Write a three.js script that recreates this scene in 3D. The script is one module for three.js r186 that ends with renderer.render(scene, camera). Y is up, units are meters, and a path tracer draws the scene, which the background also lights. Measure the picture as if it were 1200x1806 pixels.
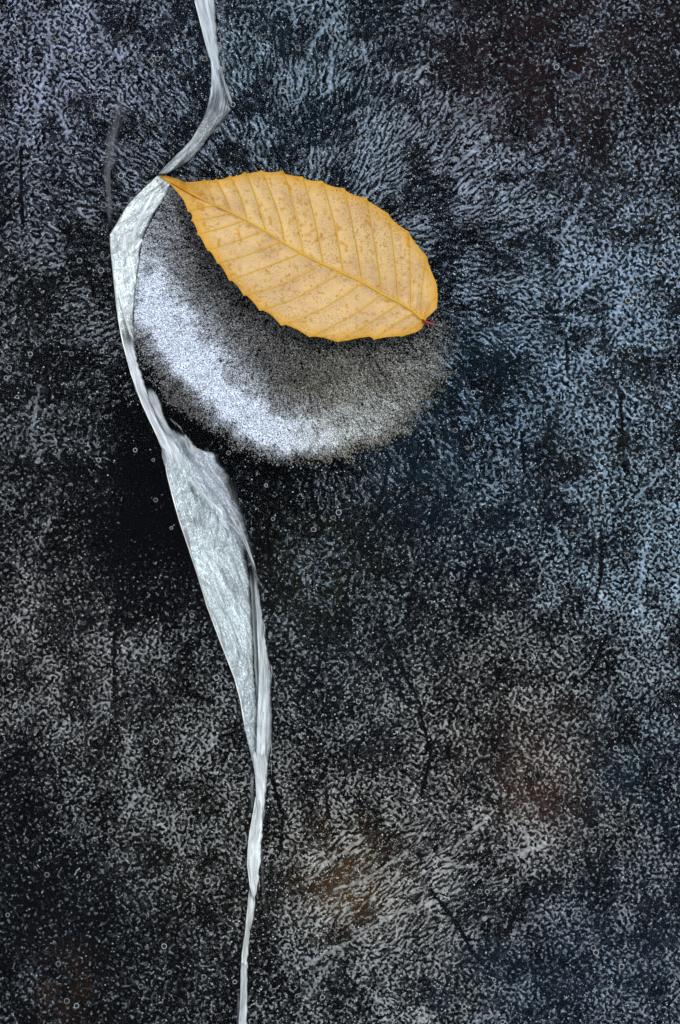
import * as THREE from 'three';
import { mergeGeometries } from 'three/addons/utils/BufferGeometryUtils.js';

// ---------- camera, sky, sun, exposure ----------
const scene = new THREE.Scene();
const M = 0.0001818;                 // metres on the ice for one pixel of the photograph (leaf 10 cm long)
const H = 0.62;                      // height of the camera over the ice
const camera = new THREE.PerspectiveCamera(2 * Math.atan(903 * M / H) * 180 / Math.PI, 680 / 1024, 0.02, 200);
camera.position.set(0, H, 0); camera.up.set(0, 0, -1); camera.lookAt(0, 0, 0);
const renderer = new THREE.WebGLRenderer({ antialias: true });
renderer.toneMapping = THREE.LinearToneMapping;
renderer.toneMappingExposure = 1.0;
renderer.shadowMap.enabled = true;
{ // overcast sky: brighter overhead, slightly blue
  const w = 64, h = 32, d = new Float32Array(w * h * 4);
  for (let j = 0; j < h; j++) for (let i = 0; i < w; i++) {
    const el = ((j + 0.5) / h - 0.5) * Math.PI, s = Math.max(0, Math.sin(el));
    const l = el > 0 ? 0.95 * (1 + 2 * s) / 3 : 0.12;
    d.set([l * 0.96, l * 1.0, l * 1.07, 1], (j * w + i) * 4);
  }
  const t = new THREE.DataTexture(d, w, h, THREE.RGBAFormat, THREE.FloatType);
  t.mapping = THREE.EquirectangularReflectionMapping; t.magFilter = THREE.LinearFilter; t.needsUpdate = true;
  scene.background = t; scene.environment = t;
}
const sun = new THREE.DirectionalLight(new THREE.Color(1, 0.96, 0.9), 1.3);
sun.position.set(0.45, 1.0, -0.55); sun.castShadow = true; sun.shadow.radius = 24;
Object.assign(sun.shadow.camera, { left: -0.3, right: 0.3, top: 0.3, bottom: -0.3, near: 0.1, far: 3 });
sun.shadow.mapSize.set(2048, 2048);
scene.add(sun);

// ---------- helpers ----------
function rng(seed) { let a = seed >>> 0; return () => { a = (a + 0x6D2B79F5) | 0; let t = Math.imul(a ^ (a >>> 15), 1 | a); t = (t + Math.imul(t ^ (t >>> 7), 61 | t)) ^ t; return ((t ^ (t >>> 14)) >>> 0) / 4294967296; }; }
function hash(i, j, s) { let h = Math.imul(i, 374761393) + Math.imul(j, 668265263) + Math.imul(s, 1274126177) | 0; h = Math.imul(h ^ (h >>> 13), 1274126177); return ((h ^ (h >>> 16)) >>> 0) / 4294967296; }
function noise(x, y, s = 1) { // value noise, 0..1
  const i = Math.floor(x), j = Math.floor(y), f = x - i, g = y - j, u = f * f * (3 - 2 * f), v = g * g * (3 - 2 * g);
  return (hash(i, j, s) * (1 - u) + hash(i + 1, j, s) * u) * (1 - v) + (hash(i, j + 1, s) * (1 - u) + hash(i + 1, j + 1, s) * u) * v;
}
function fbm(x, y, s = 1, n = 4) { let a = 0.5, t = 0, q = 0; for (let k = 0; k < n; k++) { t += a * noise(x, y, s + k * 17); q += a; a *= 0.5; x *= 2.03; y *= 2.03; } return t / q; }
const clamp = (x, a = 0, b = 1) => Math.min(b, Math.max(a, x));
const smooth = (a, b, x) => { const t = clamp((x - a) / (b - a)); return t * t * (3 - 2 * t); };
const mix = (a, b, t) => a + (b - a) * t;
const lin = (c) => { c /= 255; return c <= 0.04045 ? c / 12.92 : ((c + 0.055) / 1.055) ** 2.4; };
const sl = (r, g, b) => [lin(r), lin(g), lin(b)];
// a place on the ice plan (in photograph pixels) at height y, in metres
const P = (px, py, y = 0) => { const k = M * (H - y) / H; return [(px - 600) * k, y, (py - 903) * k]; };
function tag(o, label, category, group, kind) { if (label) o.userData.label = label; if (category) o.userData.category = category; if (group) o.userData.group = group; if (kind) o.userData.kind = kind; return o; }
function add(name, g, m, parent = scene) { const o = new THREE.Mesh(g, m); o.name = name; o.castShadow = o.receiveShadow = true; parent.add(o); return o; }
function geo(pos, idx, extra = {}) {
  const g = new THREE.BufferGeometry(); g.setAttribute('position', new THREE.BufferAttribute(pos instanceof Float32Array ? pos : new Float32Array(pos), 3));
  for (const k in extra) g.setAttribute(k, new THREE.BufferAttribute(extra[k][0] instanceof Float32Array ? extra[k][0] : new Float32Array(extra[k][0]), extra[k][1]));
  g.setIndex(new THREE.BufferAttribute(idx instanceof Uint32Array ? idx : new Uint32Array(idx), 1)); g.computeVertexNormals(); return g;
}
function along(pts) { // polyline by arc length, 0..1
  const L = [0]; for (let i = 1; i < pts.length; i++) L.push(L[i - 1] + Math.hypot(pts[i][0] - pts[i - 1][0], pts[i][1] - pts[i - 1][1]));
  const T = L[L.length - 1];
  const f = (t) => { const d = clamp(t) * T; let i = 1; while (i < pts.length - 1 && L[i] < d) i++; const q = (d - L[i - 1]) / (L[i] - L[i - 1] || 1); return [mix(pts[i - 1][0], pts[i][0], q), mix(pts[i - 1][1], pts[i][1], q)]; };
  f.at = L.map((x) => x / T); f.total = T; return f;
}
function segDist(px, py, a, b) { const dx = b[0] - a[0], dy = b[1] - a[1], q = clamp(((px - a[0]) * dx + (py - a[1]) * dy) / (dx * dx + dy * dy || 1)); return [Math.hypot(px - a[0] - dx * q, py - a[1] - dy * q), q]; }
function polyDist(px, py, pts) { let d = 1e9; for (let i = 1; i < pts.length; i++) d = Math.min(d, segDist(px, py, pts[i - 1], pts[i])[0]); return d; }
function inside(px, py, poly) { let c = false; for (let i = 0, j = poly.length - 1; i < poly.length; j = i++) { const [xi, yi] = poly[i], [xj, yj] = poly[j]; if ((yi > py) !== (yj > py) && px < (xj - xi) * (py - yi) / (yj - yi) + xi) c = !c; } return c; }
function dataTex(w, h, fn, srgb) {
  const d = new Uint8Array(w * h * 4);
  for (let j = 0; j < h; j++) for (let i = 0; i < w; i++) { const c = fn(i, j); const o = (j * w + i) * 4; d[o] = clamp(c[0], 0, 255); d[o + 1] = clamp(c[1], 0, 255); d[o + 2] = clamp(c[2], 0, 255); d[o + 3] = 255; }
  const t = new THREE.DataTexture(d, w, h, THREE.RGBAFormat); t.magFilter = t.minFilter = THREE.LinearFilter; t.wrapS = t.wrapT = THREE.RepeatWrapping; if (srgb) t.colorSpace = THREE.SRGBColorSpace; t.needsUpdate = true; return t;
}

// ---------- outlines read off the photograph ----------
const LZ = ([x, y]) => [250 + x / 2.1818, 280 + y / 2.1818];
const leafUpper = [[65, 63], [100, 66], [140, 76], [165, 88], [200, 87], [240, 84], [285, 79], [290, 82], [338, 67], [345, 70], [394, 54], [401, 57], [430, 50], [460, 45], [466, 50], [500, 50], [538, 46], [544, 55], [580, 62], [618, 69], [623, 76], [655, 82], [693, 83], [699, 93], [735, 104], [780, 113], [785, 124], [820, 138], [862, 149], [868, 160], [905, 180], [950, 210], [954, 222], [985, 250], [1026, 278], [1031, 292], [1060, 330], [1096, 372], [1098, 386], [1115, 430], [1136, 478], [1138, 500], [1141, 550], [1137, 590], [1125, 611], [1108, 620], [1094, 618]].map(LZ);
const leafLower = [[65, 65], [85, 80], [115, 105], [140, 135], [160, 160], [174, 190], [189, 212], [192, 222], [200, 250], [216, 286], [220, 292], [245, 342], [262, 355], [289, 399], [298, 402], [320, 440], [334, 464], [345, 467], [370, 495], [389, 523], [402, 525], [425, 550], [451, 580], [470, 585], [500, 605], [534, 640], [555, 640], [600, 660], [639, 683], [665, 685], [700, 690], [745, 704], [790, 701], [830, 692], [875, 685], [896, 695], [940, 688], [1000, 683], [1050, 672], [1075, 660], [1088, 645], [1090, 630]].map(LZ);
const midrib = [[65, 64], [140, 105], [220, 150], [285, 180], [345, 207], [405, 238], [470, 275], [540, 320], [620, 367], [700, 407], [775, 440], [850, 475], [925, 520], [990, 552], [1040, 582], [1075, 612], [1092, 624]].map(LZ);
const veinsUpper = [[[285, 180], [265, 130], [242, 86]], [[347, 208], [325, 150], [288, 84]], [[408, 239], [383, 150], [341, 70]], [[480, 281], [455, 190], [425, 105], [397, 57]], [[552, 327], [527, 210], [463, 49]], [[625, 369], [602, 235], [570, 120], [541, 52]], [[700, 407], [664, 220], [620, 74]], [[778, 441], [742, 245], [697, 92]], [[850, 475], [825, 320], [783, 122]], [[926, 520], [905, 370], [865, 158]], [[988, 551], [976, 400], [952, 220]], [[1037, 580], [1035, 430], [1030, 290]], [[1074, 611], [1081, 490], [1096, 384]], [[1090, 622], [1112, 560], [1122, 530]]].map((v) => v.map(LZ));
const veinsLower = [[[285, 180], [235, 186], [183, 198]], [[345, 207], [270, 226], [198, 236]], [[400, 235], [310, 265], [218, 290]], [[470, 276], [360, 318], [258, 350]], [[535, 318], [420, 366], [296, 401]], [[612, 364], [470, 420], [342, 466]], [[690, 403], [550, 480], [398, 524]], [[765, 438], [610, 528], [458, 582]], [[850, 477], [700, 575], [543, 639]], [[925, 521], [800, 608], [650, 684]], [[993, 555], [905, 615], [760, 702]], [[1050, 590], [970, 640], [898, 692]], [[1085, 622], [1050, 648], [1005, 680]]].map((v) => v.map(LZ));
const leafOutline = [...leafUpper, ...leafLower.slice().reverse()];

// crest of the frost crescent under the leaf: x, y, strength, reach outwards, reach inwards
const crest = [[292, 350, 0.3, 20, 40], [268, 400, 0.5, 26, 56], [256, 450, 0.66, 26, 60], [254, 500, 1.0, 26, 66], [264, 550, 1.25, 34, 76], [300, 605, 1.25, 34, 72], [346, 660, 1.25, 30, 66], [396, 714, 1.35, 26, 62], [446, 754, 1.35, 24, 54], [500, 776, 1.15, 22, 56], [556, 782, 0.95, 20, 62], [612, 776, 0.75, 20, 74], [668, 748, 0.58, 24, 84], [716, 710, 0.4, 28, 84], [752, 652, 0.24, 30, 74], [772, 604, 0.14, 30, 50]];
const leafMid = [520, 470];
function crescent(px, py) { // [amount 0..1.1, signed distance to the crest (outwards > 0)]
  let best = [1e9, 0, 0, 0, 0];
  for (let i = 1; i < crest.length; i++) {
    const [d, q] = segDist(px, py, crest[i - 1], crest[i]);
    if (d < best[0]) { const x = mix(crest[i - 1][0], crest[i][0], q), y = mix(crest[i - 1][1], crest[i][1], q); const out = Math.hypot(px - leafMid[0], py - leafMid[1]) > Math.hypot(x - leafMid[0], y - leafMid[1]); best = [d, out, mix(crest[i - 1][2], crest[i][2], q), mix(crest[i - 1][3], crest[i][3], q), mix(crest[i - 1][4], crest[i][4], q)]; }
  }
  const [d, out, s, wo, wi] = best;
  return [s * Math.exp(-((d / (out ? wo : wi)) ** 2)), out ? d : -d, out ? d / wo : -d / wi];
}
const bowl = [[280, 318], [250, 420], [240, 540], [250, 640], [290, 720], [370, 765], [450, 800], [540, 806], [640, 795], [720, 745], [780, 670], [800, 590], [780, 480], [700, 380], [560, 310], [400, 310]];

// ---------- facets of the white crack, as edges read off the photograph ----------
const facets = [], facet = (L, R, how) => facets.push([L, R, how]);
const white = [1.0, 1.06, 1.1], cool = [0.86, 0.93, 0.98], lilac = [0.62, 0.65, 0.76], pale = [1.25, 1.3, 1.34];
// top spear with its pointed corner
facet([[318, -420], [330, -200], [341, -40], [343, 0], [353, 40], [362, 75], [370, 105], [373, 130], [372, 150], [371, 166], [366, 186], [359, 206], [351, 226]], [[322, -420], [352, -200], [378, -40], [380, 0], [384, 40], [386, 75], [388, 105], [391, 128], [397, 150], [404, 172], [412, 192], [402, 206], [376, 234]], { tone: [1.15, 1.27, 1.4], dr: 4, fr: 0.2, rough: 2.2, ends: [0.02, 0.2] });
facet([[386, 118], [392, 140], [398, 160], [403, 175]], [[391, 116], [398, 140], [406, 165], [413, 192]], { tone: cool, dl: 1, dr: 3, fr: 0.3 });
facet([[384, 0], [386, 60], [390, 120]], [[399, 0], [402, 60], [404, 120]], { tone: lilac, dl: 4, dr: 7, fr: 0.9, fl: 0.4, cover: 0.4 });
// thin veil down to the leaf tip
facet([[368, 184], [360, 205], [350, 226], [338, 246], [324, 262], [306, 278], [290, 294], [279, 309]], [[411, 196], [400, 207], [386, 224], [372, 243], [358, 262], [341, 280], [322, 294], [302, 306]], { tone: [1.0, 1.05, 1.1], grain: true, dl: 0.4, dr: 4, fr: 0.6, cover: 0.92, ends: [0.12, 0.04], rough: 3 });
facet([[352, 222], [338, 246], [322, 263], [300, 283]], [[358, 224], [345, 247], [330, 264], [308, 284]], { tone: [1.35, 1.4, 1.42], dl: 0.3, dr: 1, fr: 0.3, ends: [0.3, 0.3] });
// the arc left of the leaf
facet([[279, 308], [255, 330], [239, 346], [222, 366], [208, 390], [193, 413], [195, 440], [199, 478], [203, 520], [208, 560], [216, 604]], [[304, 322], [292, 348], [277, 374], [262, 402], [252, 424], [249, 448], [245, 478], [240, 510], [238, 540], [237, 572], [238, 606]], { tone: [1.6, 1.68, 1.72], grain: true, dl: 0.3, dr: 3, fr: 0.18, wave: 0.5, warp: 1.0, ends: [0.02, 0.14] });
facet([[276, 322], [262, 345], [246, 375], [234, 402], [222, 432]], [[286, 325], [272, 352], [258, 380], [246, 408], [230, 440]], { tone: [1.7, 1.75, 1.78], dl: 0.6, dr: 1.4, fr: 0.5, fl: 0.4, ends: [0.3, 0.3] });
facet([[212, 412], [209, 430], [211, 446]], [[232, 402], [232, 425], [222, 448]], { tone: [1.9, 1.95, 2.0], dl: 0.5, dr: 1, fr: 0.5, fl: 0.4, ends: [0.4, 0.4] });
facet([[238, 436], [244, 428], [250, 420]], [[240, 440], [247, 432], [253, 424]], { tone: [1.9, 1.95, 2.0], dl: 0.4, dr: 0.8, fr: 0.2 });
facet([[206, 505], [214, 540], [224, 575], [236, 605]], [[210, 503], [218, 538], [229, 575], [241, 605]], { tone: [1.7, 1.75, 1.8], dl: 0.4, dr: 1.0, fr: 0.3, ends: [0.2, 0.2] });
// narrow strip below the arc
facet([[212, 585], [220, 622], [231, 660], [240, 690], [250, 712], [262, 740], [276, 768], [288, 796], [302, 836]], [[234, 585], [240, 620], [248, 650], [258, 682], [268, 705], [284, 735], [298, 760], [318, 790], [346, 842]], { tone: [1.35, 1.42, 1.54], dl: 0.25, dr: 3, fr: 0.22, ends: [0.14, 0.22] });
facet([[259, 684], [264, 706], [276, 732], [292, 760], [308, 786]], [[266, 682], [280, 700], [290, 732], [304, 756], [322, 782]], { tone: cool, dl: 1, dr: 3, fr: 0.4, ends: [0.15, 0.3] });
facet([[285, 788], [286, 806], [291, 822]], [[291, 792], [293, 808], [294, 824]], { tone: lilac, dl: 0.2, dr: 0.6, fr: 0.1, cover: 0.7 });
// lilac shelf behind, then the long blade
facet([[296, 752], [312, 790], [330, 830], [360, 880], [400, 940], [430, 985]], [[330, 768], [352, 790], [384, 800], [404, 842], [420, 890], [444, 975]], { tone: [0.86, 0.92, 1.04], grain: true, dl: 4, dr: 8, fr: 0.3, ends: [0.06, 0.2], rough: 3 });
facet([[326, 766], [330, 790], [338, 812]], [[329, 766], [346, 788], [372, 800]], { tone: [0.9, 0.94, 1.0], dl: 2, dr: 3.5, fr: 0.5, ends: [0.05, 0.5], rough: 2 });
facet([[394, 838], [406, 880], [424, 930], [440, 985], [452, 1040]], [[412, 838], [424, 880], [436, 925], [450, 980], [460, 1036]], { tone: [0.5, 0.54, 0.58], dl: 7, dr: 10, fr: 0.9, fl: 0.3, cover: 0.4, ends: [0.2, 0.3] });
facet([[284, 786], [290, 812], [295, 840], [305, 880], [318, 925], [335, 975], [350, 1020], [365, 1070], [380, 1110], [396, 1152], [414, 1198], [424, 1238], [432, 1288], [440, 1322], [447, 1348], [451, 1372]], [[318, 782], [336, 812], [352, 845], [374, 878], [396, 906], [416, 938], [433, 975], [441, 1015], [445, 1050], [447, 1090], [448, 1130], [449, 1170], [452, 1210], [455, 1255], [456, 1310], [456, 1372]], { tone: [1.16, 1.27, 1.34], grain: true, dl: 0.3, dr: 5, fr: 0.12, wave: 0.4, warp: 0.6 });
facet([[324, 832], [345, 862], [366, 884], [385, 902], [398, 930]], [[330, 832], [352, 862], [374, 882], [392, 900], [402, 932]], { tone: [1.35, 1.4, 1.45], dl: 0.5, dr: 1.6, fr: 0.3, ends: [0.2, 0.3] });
facet([[326, 930], [327, 946], [336, 968]], [[331, 936], [334, 950], [338, 970]], { tone: lilac, dl: 0.2, dr: 0.5, fr: 0.1, cover: 0.8 });
for (const [x, y, X, Y] of [[402, 905, 436, 962], [408, 910, 444, 985], [414, 918, 448, 1002], [418, 912, 452, 1012], [396, 915, 431, 952]]) facet([[x, y], [(x + X) / 2 + 1, (y + Y) / 2], [X, Y]], [[x + 2.5, y], [(x + X) / 2 + 4, (y + Y) / 2], [X + 2, Y]], { tone: [1.25, 1.3, 1.34], dl: 0.8, dr: 1.2, fr: 0.3, ends: [0.2, 0.3], rough: 0.6 });
// grey seam and ribbed flank right of the blade
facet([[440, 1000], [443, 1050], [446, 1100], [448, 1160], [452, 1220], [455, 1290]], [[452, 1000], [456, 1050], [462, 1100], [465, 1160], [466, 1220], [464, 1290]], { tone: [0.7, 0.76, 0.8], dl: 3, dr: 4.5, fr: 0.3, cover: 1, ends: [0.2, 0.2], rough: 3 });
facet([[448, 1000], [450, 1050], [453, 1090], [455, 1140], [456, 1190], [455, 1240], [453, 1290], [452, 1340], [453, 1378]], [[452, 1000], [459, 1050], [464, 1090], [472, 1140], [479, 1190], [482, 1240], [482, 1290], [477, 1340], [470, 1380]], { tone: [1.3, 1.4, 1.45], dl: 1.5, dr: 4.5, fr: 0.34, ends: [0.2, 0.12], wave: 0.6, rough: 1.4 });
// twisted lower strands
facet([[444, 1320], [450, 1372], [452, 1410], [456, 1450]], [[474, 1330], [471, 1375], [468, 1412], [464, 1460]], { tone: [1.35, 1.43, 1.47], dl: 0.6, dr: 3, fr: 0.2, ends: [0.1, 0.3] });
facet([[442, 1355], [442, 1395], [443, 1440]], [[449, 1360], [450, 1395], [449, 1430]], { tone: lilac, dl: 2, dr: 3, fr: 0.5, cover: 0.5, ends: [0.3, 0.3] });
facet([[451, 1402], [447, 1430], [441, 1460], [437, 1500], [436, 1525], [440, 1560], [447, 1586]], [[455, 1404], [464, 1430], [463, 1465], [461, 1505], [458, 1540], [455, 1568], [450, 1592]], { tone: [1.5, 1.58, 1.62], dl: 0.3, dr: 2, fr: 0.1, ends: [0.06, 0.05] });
facet([[459, 1470], [459, 1530], [462, 1580], [472, 1626]], [[464, 1470], [466, 1530], [470, 1580], [478, 1632]], { tone: lilac, dl: 4, dr: 6, fr: 0.8, fl: 0.3, cover: 0.35, ends: [0.3, 0.4] });
facet([[440, 1560], [436, 1600], [433, 1640], [428, 1668], [425, 1700]], [[452, 1586], [448, 1615], [442, 1648], [438, 1676], [437, 1708]], { tone: [1.15, 1.2, 1.2], dl: 0.4, dr: 2.4, fr: 0.25, ends: [0.12, 0.04] });
facet([[425, 1694], [424, 1760], [421, 1806], [420, 1850], [404, 2020], [396, 2200]], [[437, 1692], [437, 1760], [437, 1806], [437, 1850], [415, 2020], [399, 2200]], { tone: [1.25, 1.32, 1.36], dl: 0.4, dr: 2.4, fr: 0.2, ends: [0.03, 0.1] });
facet([[418, 1750], [417, 1806], [416, 1850]], [[426, 1735], [426, 1806], [426, 1850]], { tone: lilac, dl: 1, dr: 2, fr: 0.2, fl: 0.5, cover: 0.6, ends: [0.3, 0.1] });
// edge highlights of the crack, painted as thin whiter strips along its left edges
for (const L of [[[193, 413], [195, 440], [199, 478], [203, 520], [208, 560], [216, 604], [231, 660], [250, 712], [276, 768], [289, 800]], [[290, 812], [295, 840], [305, 880], [318, 925], [335, 975], [350, 1020], [365, 1070], [380, 1110], [396, 1152], [414, 1198], [424, 1238], [432, 1288]], [[343, 0], [353, 40], [362, 75], [370, 105]], [[441, 1460], [437, 1500], [436, 1525], [440, 1560]]]) facet(L, L.map(([x, y]) => [x + 2.6, y]), { tone: [1.5, 1.52, 1.5], dl: 0.15, dr: 0.3, fl: 0, fr: 0.5, ends: [0.05, 0.08], wave: 0.05, rough: 0.5, name: 'painted_edge_highlight' });
// slivers that splinter off the right-hand edges
{ const r = rng(1201); for (const [x0, y0, x1, y1, n, th, l0] of [[478, 1170, 476, 1350, 34, 1.62, 26], [462, 1085, 478, 1180, 12, 1.5, 30], [406, 880, 450, 1010, 22, 1.18, 34], [384, 20, 394, 140, 16, 1.5, 20], [404, 200, 335, 284, 20, 2.3, 20], [462, 1440, 456, 1560, 12, 1.66, 26], [248, 430, 240, 560, 12, 1.7, 20], [300, 735, 345, 790, 14, 0.95, 18], [440, 1600, 430, 1700, 8, 1.75, 24]]) for (let k = 0; k < n; k++) { const q = r(), x = mix(x0, x1, q) + (r() - 0.6) * 6, y = mix(y0, y1, q), a = th + (r() - 0.5) * 0.2, l = l0 * (0.5 + r()), w = 0.8 + 1.5 * r(), X = x + Math.cos(a) * l, Y = y + Math.sin(a) * l; facet([[x, y], [(x + X) / 2, (y + Y) / 2], [X, Y]], [[x + w, y], [(x + X) / 2 + w, (y + Y) / 2], [X + w * 0.5, Y]], { tone: [1.15, 1.22, 1.26], dl: 0.5 + r(), dr: 0.7 + r() * 2, fr: 0.5, fl: 0.3, ends: [0.4, 0.5], rough: 0.4, wide: 4, cover: 0.35 + 0.5 * r(), name: 'fracture_sliver' }); } }
// ghostly second crack left of the arc
facet([[205, 150], [196, 190], [184, 250], [182, 300], [186, 360], [190, 405]], [[240, 152], [224, 200], [208, 260], [202, 310], [200, 360], [197, 408]], { tone: [0.42, 0.44, 0.47], dl: 0.8, dr: 1.6, fr: 0.8, fl: 0.6, cover: 0.62, ends: [0.4, 0.08], rough: 5, label: 'faint grey ghost of a second crack' });

const crackPolys = facets.filter(([, , h]) => (h.cover ?? 1) > 0.75 && h.tone[1] > 0.6).map(([L, R]) => { const p = [...L, ...R.slice().reverse()]; return [p, Math.min(...p.map((q) => q[0])), Math.max(...p.map((q) => q[0])), Math.min(...p.map((q) => q[1])), Math.max(...p.map((q) => q[1]))]; });
const inCrack = (x, y) => crackPolys.some(([p, a, b, c, d]) => x > a && x < b && y > c && y < d && inside(x, y, p));

// ---------- dark water under the ice ----------
const stains = [ // x, y, radius, colour of the lake bottom there
  [612, 1555, 80, [0.13, 0.062, 0.010]], [560, 1530, 40, [0.034, 0.017, 0.0051]], [945, 1385, 100, [0.062, 0.024, 0.012]], [1010, 1300, 70, [0.0272, 0.0119, 0.0068]], [1060, 40, 150, [0.0204, 0.0119, 0.0102]], [900, 170, 150, [0.0221, 0.0102, 0.0119]], [1050, 215, 90, [0.0187, 0.0119, 0.0119]], [1100, 400, 110, [0.017, 0.0136, 0.0102]],
  [1130, 1390, 130, [0.0051, 0.017, 0.0306]], [850, 840, 170, [0.0051, 0.0153, 0.0272]], [730, 790, 90, [0.0085, 0.0204, 0.034]], [820, 620, 60, [0.0051, 0.0204, 0.0323]], [1060, 720, 130, [0.017, 0.017, 0.0102]], [980, 560, 200, [0.0051, 0.017, 0.0238]], [650, 1180, 130, [0.0034, 0.0102, 0.017]], [880, 1700, 200, [0.0051, 0.0136, 0.0238]], [1120, 1700, 160, [0.0068, 0.0153, 0.0272]], [380, 1500, 120, [0.0102, 0.0102, 0.0034]], [120, 1740, 60, [0.0272, 0.0136, 0.0068]], [520, 150, 200, [0.0051, 0.0153, 0.0238]], [150, 150, 220, [0.0102, 0.0102, 0.017]], [560, 1010, 110, [0.0136, 0.0136, 0.0051]],
];
{
  const Y = -0.05, xs = [], zs = [], k = M * (H - Y) / H;
  for (let i = -130; i <= 130; i++) { const a = i / 130; xs.push(a * 0.24 + Math.sign(a) * 60 * Math.abs(a) ** 24); }
  for (let i = -170; i <= 170; i++) { const a = i / 170; zs.push(a * 0.3 + Math.sign(a) * 60 * Math.abs(a) ** 24); }
  const pos = [], col = [], idx = [];
  for (const z of zs) for (const x of xs) {
    const px = x / k + 600, py = z / k + 903; let c = [0.0035, 0.0042, 0.0055];
    const n = fbm(px / 130, py / 130, 5); c = c.map((v) => v * (0.4 + 1.2 * n));
    for (const [sx, sy, r, s] of stains) { const w = Math.exp(-(((px - sx) ** 2 + (py - sy) ** 2) / (r * r))) * smooth(0.28, 0.68, 0.65 * fbm(px / 38, py / 38, 9) + 0.35 * fbm(px / 12, py / 12, 19, 2)) * 0.95; c = c.map((v, q) => mix(v, s[q], w)); }
    pos.push(x, Y, z); col.push(...c);
  }
  const w = xs.length; for (let j = 0; j < zs.length - 1; j++) for (let i = 0; i < w - 1; i++) { const a = j * w + i; idx.push(a, a + w, a + 1, a + 1, a + w, a + w + 1); }
  const o = add('lake_water', geo(pos, idx, { color: [col, 3] }), new THREE.MeshPhysicalMaterial({ vertexColors: true, roughness: 0.9, specularIntensity: 0 }));
  tag(o, 'near black lake water under the clear ice', 'water', null, 'structure');
}

// ---------- the ice: a clear sheet, its ring-shaped bubbles as parts ----------
const iceTex = dataTex(512, 512, (i, j) => { const t = 6.2832 / 512; const v = 110 + 90 * (fbm(8 + 3 * Math.cos(i * t), 8 + 3 * Math.sin(i * t) + 5 * Math.cos(j * t) * 0.6, 3) - 0.5) + 60 * (fbm(4 * Math.cos(j * t), 4 * Math.sin(j * t) + 2 * Math.sin(i * t), 31) - 0.5); return [v, v, v]; });
const ice = (() => {
  const g = new THREE.PlaneGeometry(120, 120); g.rotateX(-Math.PI / 2);
  const uv = g.attributes.uv; for (let i = 0; i < uv.count; i++) uv.setXY(i, uv.getX(i) * 120 / 0.09, uv.getY(i) * 120 / 0.09);
  const m = new THREE.MeshPhysicalMaterial({ color: 0xffffff, transmission: 1, thickness: 0, roughness: 0.04, ior: 1.31, specularIntensity: 0.14, bumpMap: iceTex, bumpScale: 0.0004 });
  return tag(add('ice', g, m), 'clear black lake ice sheet', 'ice', null, 'structure');
})();

// ---------- lacy network of tiny bubbles in the ice ----------
// how thick the lace is, in 100-pixel squares over the picture, 0..9
const lace = [
  [5, 6, 5, 5, 5, 6, 5, 4.4, 3.6, 2.8, 3.4, 4],
  [5.4, 5.4, 5, 4.8, 5.4, 6, 5.4, 5, 4.4, 3.4, 3.2, 3.8],
  [5, 5.2, 4.6, 4.6, 5, 5.2, 6, 5.8, 5.6, 4.8, 4, 4],
  [4.6, 4.6, 4.4, 3.6, 4.4, 4.6, 5, 5.2, 5.6, 6, 5.4, 4.6],
  [4.6, 4.8, 4.4, 3, 2, 2, 3, 5, 5, 5.6, 6.2, 5],
  [3, 4.4, 3.6, 2, 2, 2, 2, 3.4, 4.4, 5, 5.8, 5],
  [3.6, 3.8, 2.6, 2, 2, 2, 2, 3, 3.6, 5, 5.8, 5],
  [3.8, 2.8, 1, 1, 1, 2, 2, 3.4, 3.6, 4.4, 5, 4.6],
  [3.6, 2.6, 0.3, 0.7, 2.2, 3, 3.6, 3.8, 4, 4.2, 5, 5.8],
  [3.2, 2.2, 0.2, 0.6, 2.2, 3.2, 3.4, 3, 3, 4.2, 5, 6],
  [4, 3.2, 1.8, 2.2, 2.8, 3.6, 3.4, 3, 3.6, 4.2, 5, 6.4],
  [5.2, 5.2, 5, 4.2, 3.6, 4.2, 3.4, 3.4, 4.4, 4.4, 4.6, 5.2],
  [4.8, 5.2, 5.2, 4.8, 4.2, 4.4, 4.4, 4.8, 4.8, 4.8, 4.8, 4.8],
  [2.6, 4.2, 5.6, 5.4, 4.2, 4.8, 4.8, 4.4, 4, 4.8, 4, 3.6],
  [2, 3.4, 4.8, 4.8, 4.4, 5.2, 5.2, 5.2, 6.6, 6.2, 4, 3.6],
  [1.8, 2.2, 3.4, 4, 4.4, 5.8, 6.4, 6.2, 5.8, 5, 4.2, 4],
  [2, 2, 2.6, 3, 4, 5.8, 5.8, 5.4, 4.4, 4.4, 4.8, 4.4],
  [2.8, 2.2, 2.6, 3, 3.6, 5.2, 5.6, 5, 4.4, 4.4, 4.4, 4.4],
  [2.8, 2.2, 2.6, 3, 3.6, 5.2, 5.6, 5, 4.4, 4.4, 4.4, 4.4]];
function laceAt(px, py) {
  const x = clamp(px / 100 - 0.5, 0, 10.999), y = clamp(py / 100 - 0.5, 0, 16.999), i = Math.floor(x), j = Math.floor(y), u = smooth(0, 1, x - i), v = smooth(0, 1, y - j);
  return mix(mix(lace[j][i], lace[j][i + 1], u), mix(lace[j + 1][i], lace[j + 1][i + 1], u), v);
}
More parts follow.
